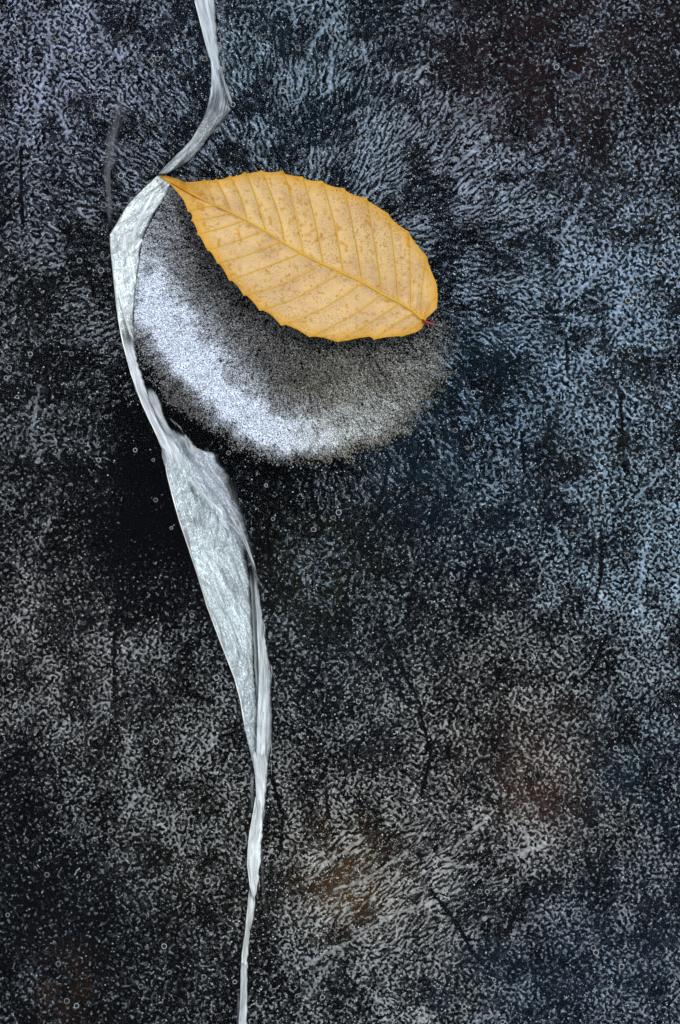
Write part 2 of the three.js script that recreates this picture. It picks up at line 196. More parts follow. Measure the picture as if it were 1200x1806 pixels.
// hue of the lace at a few places of the picture
const hues = [[100, 100, [0.163, 0.189, 0.257]], [500, 80, [0.142, 0.194, 0.250]], [1000, 100, [0.129, 0.155, 0.201]], [950, 350, [0.172, 0.213, 0.279]], [1100, 520, [0.176, 0.242, 0.323]], [850, 700, [0.125, 0.189, 0.270]], [1110, 950, [0.172, 0.242, 0.309]], [1100, 1300, [0.138, 0.184, 0.221]], [100, 600, [0.142, 0.160, 0.186]], [100, 1150, [0.177, 0.183, 0.189]], [300, 1400, [0.172, 0.183, 0.189]], [100, 1650, [0.112, 0.134, 0.167]], [600, 1000, [0.129, 0.165, 0.196]], [650, 1550, [0.222, 0.218, 0.197]], [950, 1370, [0.206, 0.188, 0.169]], [900, 160, [0.142, 0.150, 0.181]], [850, 1480, [0.216, 0.223, 0.234]], [850, 1250, [0.187, 0.188, 0.184]], [1000, 1700, [0.129, 0.165, 0.221]], [600, 1750, [0.163, 0.184, 0.201]]];
function hueAt(px, py) { let s = 0, c = [0, 0, 0]; for (const [x, y, h] of hues) { const w = 1 / (((px - x) ** 2 + (py - y) ** 2) + 9000) ** 1.5; s += w; c[0] += h[0] * w; c[1] += h[1] * w; c[2] += h[2] * w; } return c.map((v) => v / s); }
// wandering dark seams and pale threads through the lace
const seams = [[[1060, 930], [1062, 1010], [1050, 1060]], [[540, 830], [560, 900], [566, 930]], [[730, 830], [735, 870], [700, 960]], [[480, 1370], [500, 1440], [495, 1500]], [[575, 1380], [580, 1440]], [[740, 1250], [760, 1330], [745, 1400]], [[920, 760], [925, 830]], [[840, 980], [815, 1050]], [[520, 1240], [560, 1190], [580, 1120]], [[1010, 1210], [1045, 1180], [1070, 1120]], [[205, 930], [208, 1060], [200, 1150], [205, 1280]], [[672, 1105], [700, 1160], [740, 1240]], [[690, 1180], [715, 1240]], [[1075, 650], [1095, 700], [1102, 830]], [[1000, 600], [1000, 655]], [[760, 1570], [800, 1620], [840, 1690]], [[930, 1570], [890, 1650]], [[230, 790], [228, 900]], [[150, 460], [170, 530]], [[1000, 1420], [1045, 1455]], [[300, 1205], [375, 1240]], [[37, 260], [40, 400]], [[690, 810], [660, 920]]];
function field(W, Hh, x0, y0, c, seed, plan) { // labyrinth of worms: noise combed outwards from the leaf, then sharpened
  const N = W * Hh, r = rng(seed), a = new Float32Array(N), b = new Float32Array(N), t = new Float32Array(N);
  for (let i = 0; i < N; i++) a[i] = r() - 0.5;
  for (let j = 0; j < Hh; j++) for (let i = 0; i < W; i++) {
    const px = x0 + i * c, py = y0 + j * c; let th = fbm(px / 22, py / 22, 71, 2) * 16, L = 1.5;
    if (plan) {
      const dx = px - leafMid[0], dy = py - leafMid[1], d = Math.hypot(dx, dy);
      const k = smooth(760, 220, d) * 0.95, k2 = smooth(280, 120, Math.hypot(px - 720, (py - 1560) * 1.6));
      let vx = Math.cos(th) * (1 - k) + dx / d * k, vy = Math.sin(th) * (1 - k) + dy / d * k;
      if (k2 > 0) { vx = mix(vx, 0.85, k2); vy = mix(vy, -0.5, k2); }
      th = Math.atan2(vy, vx); th += 1.5 * (fbm(px / 14, py / 14, 73, 2) - 0.5); L = 1.6 + 3.2 * Math.max(k, k2 * 0.8);
    }
    const cs = Math.cos(th), sn = Math.sin(th); let s = 0;
    for (let q = -3; q <= 3; q++) { const ii = Math.round(i + cs * q * L / 3), jj = Math.round(j + sn * q * L / 3); s += a[((jj + Hh) % Hh) * W + (ii + W) % W]; }
    b[j * W + i] = s;
  }
  const blur = (src, dst, R) => { // two box passes each way, wrapping
    const n = 2 * R + 1;
    for (let j = 0; j < Hh; j++) { let s = 0, o = j * W; for (let k = -R; k <= R; k++) s += src[o + (k + W) % W]; for (let i = 0; i < W; i++) { t[o + i] = s / n; s += src[o + (i + R + 1) % W] - src[o + (i - R + W) % W]; } }
    for (let i = 0; i < W; i++) { let s = 0; for (let k = -R; k <= R; k++) s += t[((k + Hh) % Hh) * W + i]; for (let j = 0; j < Hh; j++) { dst[j * W + i] = s / n; s += t[((j + R + 1) % Hh) * W + i] - t[((j - R + Hh) % Hh) * W + i]; } }
  };
  const f1 = new Float32Array(N), f2 = new Float32Array(N), band = (R, S) => { // noise between two widths, spread 1
    blur(b, f1, R); blur(b, f2, S); blur(f2, f2, S); let v = 0; const o = new Float32Array(N);
    for (let i = 0; i < N; i++) { o[i] = f1[i] - f2[i]; v += o[i] * o[i]; } v = Math.sqrt(v / N); for (let i = 0; i < N; i++) o[i] /= v; return o;
  };
  const main = band(1, 2), wide = band(2, 5), thread = band(1, 3);
  for (let i = 0; i < N; i++) b[i] = r() - 0.5;
  blur(b, b, 0); const fine = band(0, 1);
  for (let i = 0; i < N; i++) b[i] = main[i] * 0.5 + wide[i] * 0.40 + fine[i] * 0.16 + 1.25 * Math.exp(-(((thread[i] - 0.25) * 2.6) ** 2));
  const srt = Float32Array.from(b.filter((_, i) => i % 37 === 0)).sort();
  return { u: b, quantile: (q) => srt[Math.floor(clamp(q, 0, 0.9999) * srt.length)] };
}
function contourSheet(W, Hh, val, vertex) { // triangles where val > 0, cut along val = 0; vertex(i, j, value) -> {pos, col}
  const at = new Int32Array(W * Hh).fill(-1), ex = new Int32Array(W * Hh).fill(-1), ey = new Int32Array(W * Hh).fill(-1);
  const pos = [], col = [], idx = [];
  const put = (x, y, v) => { const o = vertex(x, y, v); pos.push(o[0], o[1], o[2]); col.push(o[3], o[4], o[5]); return pos.length / 3 - 1; };
  const corner = (i, j) => { const k = j * W + i; if (at[k] < 0) at[k] = put(i, j, val[k]); return at[k]; };
  const edgeX = (i, j) => { const k = j * W + i; if (ex[k] < 0) ex[k] = put(i + val[k] / (val[k] - val[k + 1]), j, 0); return ex[k]; };
  const edgeY = (i, j) => { const k = j * W + i; if (ey[k] < 0) ey[k] = put(i, j + val[k] / (val[k] - val[k + W]), 0); return ey[k]; };
  for (let j = 0; j < Hh - 1; j++) for (let i = 0; i < W - 1; i++) {
    const k = j * W + i, a = val[k] > 0, b = val[k + 1] > 0, c = val[k + W + 1] > 0, d = val[k + W] > 0;
    if (!(a || b || c || d)) continue;
    const loop = [];
    if (a) loop.push(corner(i, j)); if (a !== b) loop.push(edgeX(i, j));
    if (b) loop.push(corner(i + 1, j)); if (b !== c) loop.push(edgeY(i + 1, j));
    if (c) loop.push(corner(i + 1, j + 1)); if (c !== d) loop.push(edgeX(i, j + 1));
    if (d) loop.push(corner(i, j + 1)); if (d !== a) loop.push(edgeY(i, j));
    for (let q = 2; q < loop.length; q++) idx.push(loop[0], loop[q], loop[q - 1]);
  }
  return geo(pos, idx, { color: [col, 3] });
}
// paler strokes where the lace is matted together
const strokes = [[[85, 40], [92, 100], [75, 150], [64, 215]], [[165, 20], [190, 90], [212, 100]], [[105, 190], [118, 240]], [[600, 20], [560, 60], [540, 110], [528, 150]], [[585, 95], [582, 170]], [[860, 240], [800, 300]], [[1040, 330], [990, 420]], [[1075, 440], [1040, 500], [1010, 520]], [[1120, 480], [1085, 560]], [[1050, 600], [1020, 650]], [[1170, 830], [1120, 880], [1180, 900]], [[1140, 960], [1125, 1050], [1135, 1100]], [[980, 930], [1000, 975]], [[70, 680], [55, 770], [70, 815]], [[90, 910], [65, 970]], [[90, 1160], [60, 1185]], [[250, 1390], [215, 1440]], [[330, 1360], [380, 1300]], [[860, 1440], [820, 1480], [800, 1500]], [[925, 1465], [935, 1500]], [[720, 1500], [640, 1555], [590, 1570]], [[770, 1590], [700, 1610], [600, 1670], [540, 1700]], [[840, 1530], [790, 1525]], [[960, 1490], [880, 1520]], [[640, 1480], [580, 1520], [540, 1560]], [[580, 1700], [540, 1760]], [[880, 1790], [840, 1800]], [[760, 1790], [740, 1800]]].map((p) => [p, 6, 5]);
{ const r = rng(606); for (let k = 0; k < 90; k++) { const x = r() * 1200, y = r() * 1806, th = Math.atan2(y - leafMid[1], x - leafMid[0]) + (r() - 0.5) * 1.6, l = 18 + 50 * r(), bend = (r() - 0.5) * 0.8, D = laceAt(x, y); strokes.push([[[x, y], [x + Math.cos(th) * l * 0.5, y + Math.sin(th) * l * 0.5], [x + Math.cos(th) * l * 0.5 + Math.cos(th + bend) * l * 0.5, y + Math.sin(th) * l * 0.5 + Math.sin(th + bend) * l * 0.5]], 3 + 2 * r(), 0.8 * D]); } }
for (const t of strokes) t.push([Math.min(...t[0].map((q) => q[0])) - 18, Math.max(...t[0].map((q) => q[0])) + 18, Math.min(...t[0].map((q) => q[1])) - 18, Math.max(...t[0].map((q) => q[1])) + 18]);
const depthAt = (px, py) => -0.0012 - 0.0035 * fbm(px / 160, py / 160, 41, 3);
const laceMaterial = new THREE.MeshPhysicalMaterial({ vertexColors: true, roughness: 0.42, ior: 1.31 });
const frameBox = [-70, -70, 1270, 1876];
const glints = [];
function bowlKeep(px, py) { if (!inside(px, py, bowl)) return 1; const e = Math.min(polyDist(px, py, bowl), segDist(px, py, bowl[bowl.length - 1], bowl[0])[0]); return py < 560 && px > 330 ? smooth(70, 0, e) : smooth(30, 0, e); }
function laceLayer(cell, seed, pattern, { name, label, base, slope, most, dim, drop, bright, patch, mat = laceMaterial }) {
  const [x0, y0, x1, y1] = frameBox, W = Math.floor((x1 - x0) / cell), Hh = Math.floor((y1 - y0) / cell);
  const { u, quantile } = field(W, Hh, x0, y0, cell, seed, true), Q = []; for (let q = 0; q <= 1000; q++) Q.push(quantile(q / 1000));
  const val = new Float32Array(W * Hh), lev = new Float32Array(W * Hh), r = rng(seed + 5);
  for (let j = 0; j < Hh; j++) for (let i = 0; i < W; i++) {
    const px = x0 + i * cell, py = y0 + j * cell, k = j * W + i;
    let D = laceAt(px + 60 * (fbm(px / 90, py / 90, 51, 2) - 0.5), py + 60 * (fbm(px / 90, py / 90, 52, 2) - 0.5));
    D *= (0.46 + 0.95 * smooth(0.24, 0.76, fbm(px / 46, py / 46, 53, 4))) * (0.55 + 0.45 * smooth(0.5, 4.2, D));
    let matted = 0;
    for (const [st, w, a, bx] of strokes) { if (px < bx[0] || px > bx[1] || py < bx[2] || py > bx[3]) continue; const q = polyDist(px, py, st); matted = Math.max(matted, (a > 4.5 ? 1 : a / 6) * Math.exp(-((q / (w * (0.25 + 0.5 * noise(px / 9, py / 9, 7)))) ** 2))); D += 0.3 * a * Math.exp(-((q / (2 * w)) ** 2)); }
    let D2 = D + patch * (fbm(px / 17, py / 17, 54 + seed, 2) - 0.5) * Math.min(1, D / 3);
    D2 *= bowlKeep(px, py);
    for (const s of seams) { if (Math.abs(px - s[0][0]) < 160 && Math.abs(py - s[0][1]) < 380) D2 *= smooth(1.8, 6, polyDist(px, py, s) + 2 * noise(px / 12, py / 12, 4)); }
    const hid = px > 180 && px < 500 && inCrack(px, py);
    const cover = hid ? 0 : clamp(clamp(base * Math.min(1, D2 + 0.15) + slope * D2, 0, most) + 0.55 * matted * Math.min(1, D2), 0, 0.97);
    val[k] = hid ? -1 : u[k] - Q[Math.round((1 - cover) * 1000)]; lev[k] = D;
    if (bright && !hid) { if (val[k] > 0.02 && r() < 0.085) glints.push([px + (r() - 0.5) * 2, py + (r() - 0.5) * 2]); else if (r() < 0.002 * Math.min(1, D2 / 1.5 + 0.1)) glints.push([px + r() * 2, py + r() * 2]); }
  }
  const g = contourSheet(W, Hh, val, (i, j, v) => {
    const px = x0 + i * cell, py = y0 + j * cell, h = hueAt(px, py), D = lev[Math.round(j) * W + Math.round(i)];
    const e = dim * (0.5 + 0.085 * D) * (0.45 + 1.1 * noise(px / 4, py / 4, 61)) * (0.75 + 0.5 * noise(px / 22, py / 22, 62)), p = P(px, py, depthAt(px, py) - drop + 0.00045 * Math.sqrt(Math.max(0, v)));
    return [p[0], p[1], p[2], h[0] * e, h[1] * e, h[2] * e];
  });
  tag(add(name, g, mat), label, 'air bubbles', null, 'stuff');
  console.log(name, g.index.count / 3);
}
laceLayer(1.14, 11, 0, { name: 'bubble_lace', label: 'lacy grey network of tiny air bubbles frozen all through the dark ice', base: 0.012, slope: 0.064, most: 0.52, dim: 1.25, drop: 0, bright: true, patch: 2.6 });
laceLayer(1.95, 29, 0, { name: 'bubble_film', label: 'thin see through films of bubbles under the grey bubble lace', base: 0.02, slope: 0.066, most: 0.55, dim: 1.2, drop: 0.004, bright: false, patch: 1.5, mat: new THREE.MeshPhysicalMaterial({ vertexColors: true, roughness: 0.6, ior: 1.31, transparent: true, opacity: 0.22 }) });
{ // finest bubbles, a mist of them between the threads, down to 12 mm deep
  const r = rng(812), list = [];
  for (let k = 0; k < 650000; k++) {
    const px = -70 + r() * 1340, py = -70 + r() * 1946, D = laceAt(px, py), n = fbm(px / 48, py / 48, 131, 4);
    if (r() > clamp((0.01 + 0.075 * D) * (0.35 + 0.9 * smooth(0.3, 0.72, n))) * bowlKeep(px, py)) continue;
    if (px > 180 && px < 500 && inCrack(px, py)) continue;
    list.push([px, py, -0.0015 - 0.0105 * r(), 0.26 + 0.26 * r(), 0.6 + 0.8 * r()]);
  }
  const im = new THREE.InstancedMesh(new THREE.IcosahedronGeometry(1, 0), new THREE.MeshPhysicalMaterial({ color: 0xffffff, roughness: 0.5, ior: 1.31 }), list.length), q = new THREE.Object3D(), c = new THREE.Color();
  list.forEach(([px, py, y, s, e], i) => { const h = hueAt(px, py); q.position.set(...P(px, py, y)); q.rotation.set(e * 9, s * 7, 0); q.scale.setScalar(s * M); q.updateMatrix(); im.setMatrixAt(i, q.matrix); im.setColorAt(i, c.setRGB(h[0] * e, h[1] * e, h[2] * e * 1.05)); });
  im.name = 'bubble_mist'; im.castShadow = im.receiveShadow = true; scene.add(im);
  tag(im, 'mist of finest air bubbles between the threads of bubble lace', 'air bubbles', null, 'stuff');
  console.log('mist', list.length);
}
{ // the same lace goes on around: one piece of it that joins on to itself, set side by side out to half a metre
  const tw = (frameBox[2] - frameBox[0]) / 3, th = (frameBox[3] - frameBox[1]) / 4, nx = 320, ny = 348, { u, quantile } = field(nx, ny, 0, 0, 1.4, 23, false), W = nx + 1, Hh = ny + 1, val = new Float32Array(W * Hh);
  const q0 = quantile(0.77); for (let j = 0; j < Hh; j++) for (let i = 0; i < W; i++) val[j * W + i] = u[(j % ny) * nx + i % nx] - q0;
  const g = contourSheet(W, Hh, val, (i, j, v) => { const e = 0.75 + 0.6 * noise((i % nx) / 3, (j % ny) / 3, 8); return [(i / nx - 0.5) * tw * M, 0.00045 * Math.sqrt(Math.max(0, v)), (j / ny - 0.5) * th * M, 0.17 * e, 0.185 * e, 0.22 * e]; });
  const spots = []; for (let i = -4; i < 7; i++) for (let j = -4; j < 8; j++) if (i < 0 || i > 2 || j < 0 || j > 3) spots.push(P(frameBox[0] + (i + 0.5) * tw, frameBox[1] + (j + 0.5) * th));
  const im = new THREE.InstancedMesh(g, laceMaterial, spots.length), q = new THREE.Object3D();
  spots.forEach(([x, , z], i) => { q.position.set(x, -0.0028, z); q.updateMatrix(); im.setMatrixAt(i, q.matrix); });
  im.name = 'outer_bubble_lace'; im.castShadow = im.receiveShadow = true; scene.add(im);
  tag(im, 'grey bubble lace in the ice farther out around the leaf', 'air bubbles', null, 'stuff');
}
{ // pinhead bubbles strewn over the lace, their glints painted as paler colour
  const im = new THREE.InstancedMesh(new THREE.IcosahedronGeometry(1, 1), new THREE.MeshPhysicalMaterial({ color: 0xffffff, roughness: 0.25, ior: 1.31 }), glints.length), q = new THREE.Object3D(), c = new THREE.Color(), r = rng(77);
  glints.forEach(([px, py], i) => { const s = (0.55 + 0.8 * r() ** 2) * M, y = depthAt(px, py) + 0.0004, p = P(px, py, y), e = 1.0 + 2.6 * r() ** 2, h = hueAt(px, py); q.position.set(...p); q.scale.set(s, s * 0.7, s); q.updateMatrix(); im.setMatrixAt(i, q.matrix); im.setColorAt(i, c.setRGB(h[0] * e * 1.1, h[1] * e * 1.15, h[2] * e)); });
  im.name = 'glint_bubbles'; im.castShadow = im.receiveShadow = true; scene.add(im);
  tag(im, 'pinhead bubbles over the grey bubble lace with glints painted as paler colour', 'air bubbles', null, 'stuff');
}

// ---------- frost crescent ----------
{
  const r = rng(901), list = [], frostWhite = [0.70, 0.765, 0.86], grey = [0.160, 0.157, 0.152], olive = [0.215, 0.200, 0.152];  // own colours of the grains: white crest, grey and olive body
  const { u } = field(440, 360, 225, 300, 1.5, 303, true);
  for (let k = 0; k < 900000; k++) {
    const px = 228 + r() * 640, py = 312 + r() * 520;
    const [a] = crescent(px + 26 * (fbm(px / 22, py / 22, 91, 3) - 0.5), py + 26 * (fbm(px / 22, py / 22, 92, 3) - 0.5)), inn = inside(px, py, bowl), n = fbm(px / 24, py / 24, 81, 3), f = u[clamp(Math.round((py - 300) / 1.5), 0, 359) * 440 + clamp(Math.round((px - 225) / 1.5), 0, 439)];
    if (!inn && a < 0.02) continue;
    if (inCrack(px, py)) continue;
    const leafD = inside(px, py, leafOutline) ? 0 : Math.min(polyDist(px, py, leafUpper), polyDist(px, py, leafLower));
    let body = 0; if (inn) { const e = polyDist(px, py, bowl); body = (0.15 + 0.42 * smooth(6, 90, leafD)) * smooth(0, 46, e) * (0.4 + 1.2 * n) * (1 - 0.45 * smooth(620, 760, px)) * (1 - 0.4 * smooth(430, 360, py)); }
    const n3 = fbm(px / 11, py / 11, 84, 2), white = a * (0.42 + 0.75 * n + 0.4 * n3), w = clamp(white * 1.1 - 0.06 + 0.06 * f + 0.3 * (r() - 0.5));
    const want = clamp(Math.max(white * (1 + 0.22 * f), body * (1 + 0.36 * f)), 0, 1);
    if (r() > want * (0.56 + 0.34 * noise(px / 3.1, py / 3.1, 88))) continue;
    const o = smooth(430, 620, px) * smooth(560, 700, py), e = 0.45 + 1.15 * r() ** 1.4;
    const base = [0, 1, 2].map((q) => mix(mix(grey[q], olive[q], o) * (0.5 + 0.9 * n), mix(frostWhite[q], [0.64, 0.69, 0.70][q], o), w) * mix(e, 0.45 + 0.75 * e, w));
    list.push([px, py, -0.0009 - 0.0022 * r() - 0.004 * (1 - w) * r(), (0.65 + 0.65 * r()), base, Math.atan2(py - leafMid[1], px - leafMid[0])]);
  }
  const im = new THREE.InstancedMesh(new THREE.IcosahedronGeometry(1, 1), new THREE.MeshPhysicalMaterial({ color: 0xffffff, roughness: 0.5, ior: 1.31 }), list.length), q = new THREE.Object3D(), c = new THREE.Color();
  list.forEach(([px, py, y, s, b, th], i) => { q.position.set(...P(px, py, y)); q.rotation.set(0, -th, 0); q.scale.set(s * M * 1.12, s * M * 0.8, s * M); q.updateMatrix(); im.setMatrixAt(i, q.matrix); im.setColorAt(i, c.setRGB(...b)); });
  im.name = 'frost_crescent'; im.castShadow = im.receiveShadow = true; scene.add(im);
  tag(im, 'crescent of fine white frost grains curving below the leaf', 'frost', null, 'stuff');
  console.log('glints', glints.length, 'frost', list.length);
}

// ---------- the white crack ----------
const fibre = dataTex(256, 1024, (i, j) => { // v runs along the crack
  const s = fbm(i / 5 + 3 * fbm(j / 160, i / 60, 3, 2), j / 130, 91, 4), g = hash(i, j, 7), w = noise(i / 2.2, j / 26, 15), n = fbm(i / 40, j / 90, 19, 3);
  const v = 255 * clamp(0.72 + 0.34 * (s - 0.5) + 0.16 * (w - 0.5) + 0.14 * (g - 0.5) + 0.2 * (n - 0.5)); return [v * 0.985, v, v];
}, true);
const crackle = dataTex(512, 1024, (i, j) => { // grainy, with curved hackle marks
  const dx = i - 60, dy = (j - 260) * 0.8, R = Math.hypot(dx, dy) + 26 * fbm(i / 70, j / 70, 6, 3), arc = Math.pow(Math.abs(Math.sin(R / 23 + 5 * fbm(i / 160, j / 160, 2, 2))), 14);
  const g = hash(i >> 1, j >> 1, 8), g2 = noise(i / 5, j / 5, 25), n = fbm(i / 90, j / 150, 29, 4), f = fbm(i / 7, j / 60, 33, 2);
  const v = 255 * clamp(0.71 + 0.30 * (g - 0.5) + 0.30 * (g2 - 0.5) + 0.3 * (n - 0.5) + 0.2 * (f - 0.5) - 0.2 * arc * g2 + 0.2 * Math.pow(Math.abs(Math.sin(R / 9 + 9 * n)), 24) * f); return [v * 0.97, v, v * 1.0];
}, true);
const fibreMat = new THREE.MeshPhysicalMaterial({ map: fibre, bumpMap: fibre, bumpScale: 0.00005, vertexColors: true, transparent: true, roughness: 0.75, ior: 1.31, specularIntensity: 0.5 });
const crackleMat = new THREE.MeshPhysicalMaterial({ map: crackle, bumpMap: crackle, bumpScale: 0.00004, vertexColors: true, transparent: true, roughness: 0.75, ior: 1.31, specularIntensity: 0.5 });
const crack = new THREE.Group(); crack.name = 'ice_crack'; scene.add(crack);
tag(crack, 'jagged white crack running down through the dark ice past the leaf tip', 'crack');
let facetN = 0;
// a torn sheet between two edges: tone, depth at both edges (mm), how far each edge frays (0..1), how wavy it is (mm)
function buildFacet(L, R, { tone, grain, mat = grain ? crackleMat : fibreMat, dl = 0.3, dr = 4, fl = 0.04, fr = 0.3, wave = 0.5, cover = 1, ends = [0.02, 0.02], warp = 1, wide = 60, label, rough = 1.2, name = 'fracture_facet' }) {
  const id = ++facetN, fL = along(L), fR = along(R), len = Math.max(fL.total, fR.total), rows = Math.max(24, Math.round(len / 1.6)), cols = wide < 10 ? 5 : 40, pos = [], col = [], uv = [], idx = [];
  for (let j = 0; j <= rows; j++) for (let i = 0; i <= cols; i++) {
    const v = j / rows, u = i / cols, a = fL(v), b = fR(v), vl = v * len;
    const jit = (noise(vl / 6, id * 9.1, 3) - 0.5) * rough * 1.6 + (noise(vl / 22, id * 3.3, 4) - 0.5) * rough * 2;
    let x = mix(a[0], b[0], u), y = mix(a[1], b[1], u); x += jit * (u < 0.5 ? 0.35 * (1 - 2 * u) : 1.4 * smooth(0.6, 1, u));
    const w = Math.hypot(b[0] - a[0], b[1] - a[1]);
    const ridge = fbm(u * w / 9 + id * 7, vl / 60, 13 + id, 3) - 0.5;
    const depth = -(mix(dl, dr, u ** 0.8)) / 1000 + ridge * wave / 1000 * 2 * Math.min(1, u * 5);
    const streak = fbm(u * w / 2.6 + 11 * id, vl / 34, 21 + id, 3), streak2 = fbm(u * w / 6 + 5 * id, vl / 70, 27 + id, 3);
    let al = cover;
    if (fr > 0) al *= smooth(0, fr, (1 - u) * (0.55 + 1.1 * streak));
    if (fl > 0) al *= smooth(0, fl, u);
    al *= smooth(0, ends[0], v * (0.4 + 1.3 * streak)) * smooth(0, ends[1], (1 - v) * (0.4 + 1.3 * streak));
    const e = 1 + 0.5 * warp * (streak2 - 0.5); if (grain) al *= 1 - 0.25 * smooth(0.6, 0.75, fbm(x / 10, y / 16, 37, 3)) * smooth(0.1, 0.5, u);
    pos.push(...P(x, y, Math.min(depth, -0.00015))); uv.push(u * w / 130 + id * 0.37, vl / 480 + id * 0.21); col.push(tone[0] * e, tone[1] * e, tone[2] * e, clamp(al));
  }
  for (let j = 0; j < rows; j++) for (let i = 0; i < cols; i++) { const q = j * (cols + 1) + i; idx.push(q, q + cols + 1, q + 1, q + 1, q + cols + 1, q + cols + 2); }
  const o = add(name, geo(pos, idx, { color: [col, 4], uv: [uv, 2] }), mat, crack);
  if (label) o.userData.label = label;
  return o;
}
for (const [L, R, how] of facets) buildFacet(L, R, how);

// ---------- ring bubbles: parts of the ice ----------
{
  const Zm = [[0, 0, 3.4286, [[25, 52], [95, 180], [175, 138], [328, 235], [424, 346], [452, 262], [562, 270], [84, 512], [204, 660], [161, 740], [424, 668], [467, 582], [620, 660], [580, 697], [893, 745], [830, 853], [798, 932], [424, 917], [733, 1062], [220, 1155], [60, 1050], [1030, 25], [1097, 310], [915, 368], [630, 1240], [955, 355]]],
    [180, 0, 4, [[727, 415], [867, 494], [925, 738]]], [150, 250, 3.011, [[722, 1163], [763, 1652]]],
    [0, 600, 4, [[445, 8], [67, 195], [44, 264], [122, 400], [720, 78], [750, 540], [698, 845], [1083, 845], [692, 725], [52, 1180], [692, 226], [575, 712], [955, 775]]],
    [250, 760, 3.613, [[795, 347], [90, 440], [190, 618], [1000, 1568]]],
    [0, 1200, 2.6667, [[90, 48], [98, 72], [133, 143], [120, 158], [113, 228], [368, 267], [735, 287], [383, 367], [320, 535], [280, 595], [527, 597], [387, 682], [520, 706], [306, 714], [124, 753], [590, 826], [632, 826], [713, 893], [800, 884], [918, 856], [978, 942], [222, 914], [417, 920], [37, 1103], [911, 1073], [903, 1137], [773, 1250], [275, 1333], [797, 1373], [960, 1395], [663, 1440], [315, 1508], [361, 1530], [417, 1516], [818, 620], [988, 478], [1105, 1418]]],
    [800, 0, 3, [[58, 615], [142, 755], [190, 800], [1000, 1060], [133, 1222], [608, 1475], [940, 1497], [985, 1562], [1088, 1558], [262, 235], [345, 598], [545, 355], [1095, 1395], [925, 1590]]],
    [440, 1400, 2.609, [[318, 80], [555, 85], [752, 283], [503, 374], [832, 370], [1130, 267], [240, 658], [413, 736], [655, 584], [337, 936], [218, 930], [112, 906], [610, 878], [948, 950], [1158, 830], [1127, 857], [1060, 450], [1095, 450], [940, 100], [990, 1000]]],
    [800, 1250, 3, [[217, 270], [858, 208], [860, 135], [232, 243], [672, 590], [783, 652], [743, 748], [887, 820], [585, 672], [697, 425], [665, 1085], [740, 1265], [755, 1290], [298, 1293], [857, 1530], [13, 1545], [57, 1575], [260, 1657], [1183, 1390], [890, 1365]]],
    [500, 1000, 4, [[105, 778], [83, 875], [655, 765], [590, 875], [622, 868], [358, 930], [415, 950], [415, 985], [475, 1130], [590, 1100], [760, 1052], [280, 695], [530, 950], [862, 835]]],
    [800, 600, 3, [[933, 55], [941, 97], [877, 130], [815, 247], [915, 233], [1050, 255], [1088, 257], [25, 187], [10, 477], [75, 570], [600, 610], [273, 652], [788, 887], [628, 1025], [645, 960], [103, 277], [150, 305]]],
    [800, 900, 3, [[920, 238], [300, 547], [530, 512], [475, 655], [135, 800], [683, 1003], [596, 695], [860, 1187]]],
    [400, 780, 2.6667, [[185, 203], [408, 347], [503, 355], [408, 410], [218, 360], [1062, 640], [590, 467], [1132, 25], [527, 330]]],
    [0, 950, 2.857, [[487, 480], [438, 582], [934, 505], [968, 385], [1058, 572], [28, 357], [332, 317], [52, 695], [708, 478], [1092, 700]]],
    [480, 0, 3, [[205, 102], [453, 110], [326, 177], [137, 252], [252, 348], [424, 343], [456, 420], [57, 480], [463, 592], [676, 655], [843, 545], [356, 842], [1065, 577], [370, 820]]],
    [0, 380, 5, [[703, 398], [893, 484], [593, 568], [857, 747], [556, 1110], [902, 1195], [902, 353], [960, 482], [632, 1220], [270, 1222]]]];
  const painted_rim = new THREE.TorusGeometry(1, 0.15, 8, 28); painted_rim.rotateX(Math.PI / 2);
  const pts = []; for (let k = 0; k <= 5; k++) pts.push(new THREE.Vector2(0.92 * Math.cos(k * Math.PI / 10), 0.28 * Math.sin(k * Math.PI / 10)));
  const dark_lens = new THREE.LatheGeometry(pts, 28);
  for (const g of [painted_rim, dark_lens]) { g.deleteAttribute('uv'); }
  const paintedRimMats = [0.46, 0.32, 0.23].map((v) => new THREE.MeshPhysicalMaterial({ color: new THREE.Color().setRGB(v * 0.95, v, v * 1.02), roughness: 0.2, ior: 1.31 }));  // reflection that brightens a bubble's edge, painted as pale colour
  const darkLensMat = new THREE.MeshPhysicalMaterial({ color: new THREE.Color().setRGB(0.012, 0.016, 0.022), roughness: 0.08, ior: 1.31, specularIntensity: 0.6 });  // clear middle of the bubble painted near black
  let n = 0;
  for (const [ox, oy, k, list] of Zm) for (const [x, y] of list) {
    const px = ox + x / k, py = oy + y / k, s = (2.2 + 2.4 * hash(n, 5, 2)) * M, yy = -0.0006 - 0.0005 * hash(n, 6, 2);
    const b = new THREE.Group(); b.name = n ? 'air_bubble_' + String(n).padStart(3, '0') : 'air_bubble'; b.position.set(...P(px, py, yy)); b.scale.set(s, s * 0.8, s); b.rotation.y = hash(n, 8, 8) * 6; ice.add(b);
    add('painted_rim', painted_rim, paintedRimMats[Math.floor(hash(n, 4, 6) ** 0.8 * 3)], b); add('dark_lens', dark_lens, darkLensMat, b); n++;
  }
  console.log('ring bubbles', n);
}

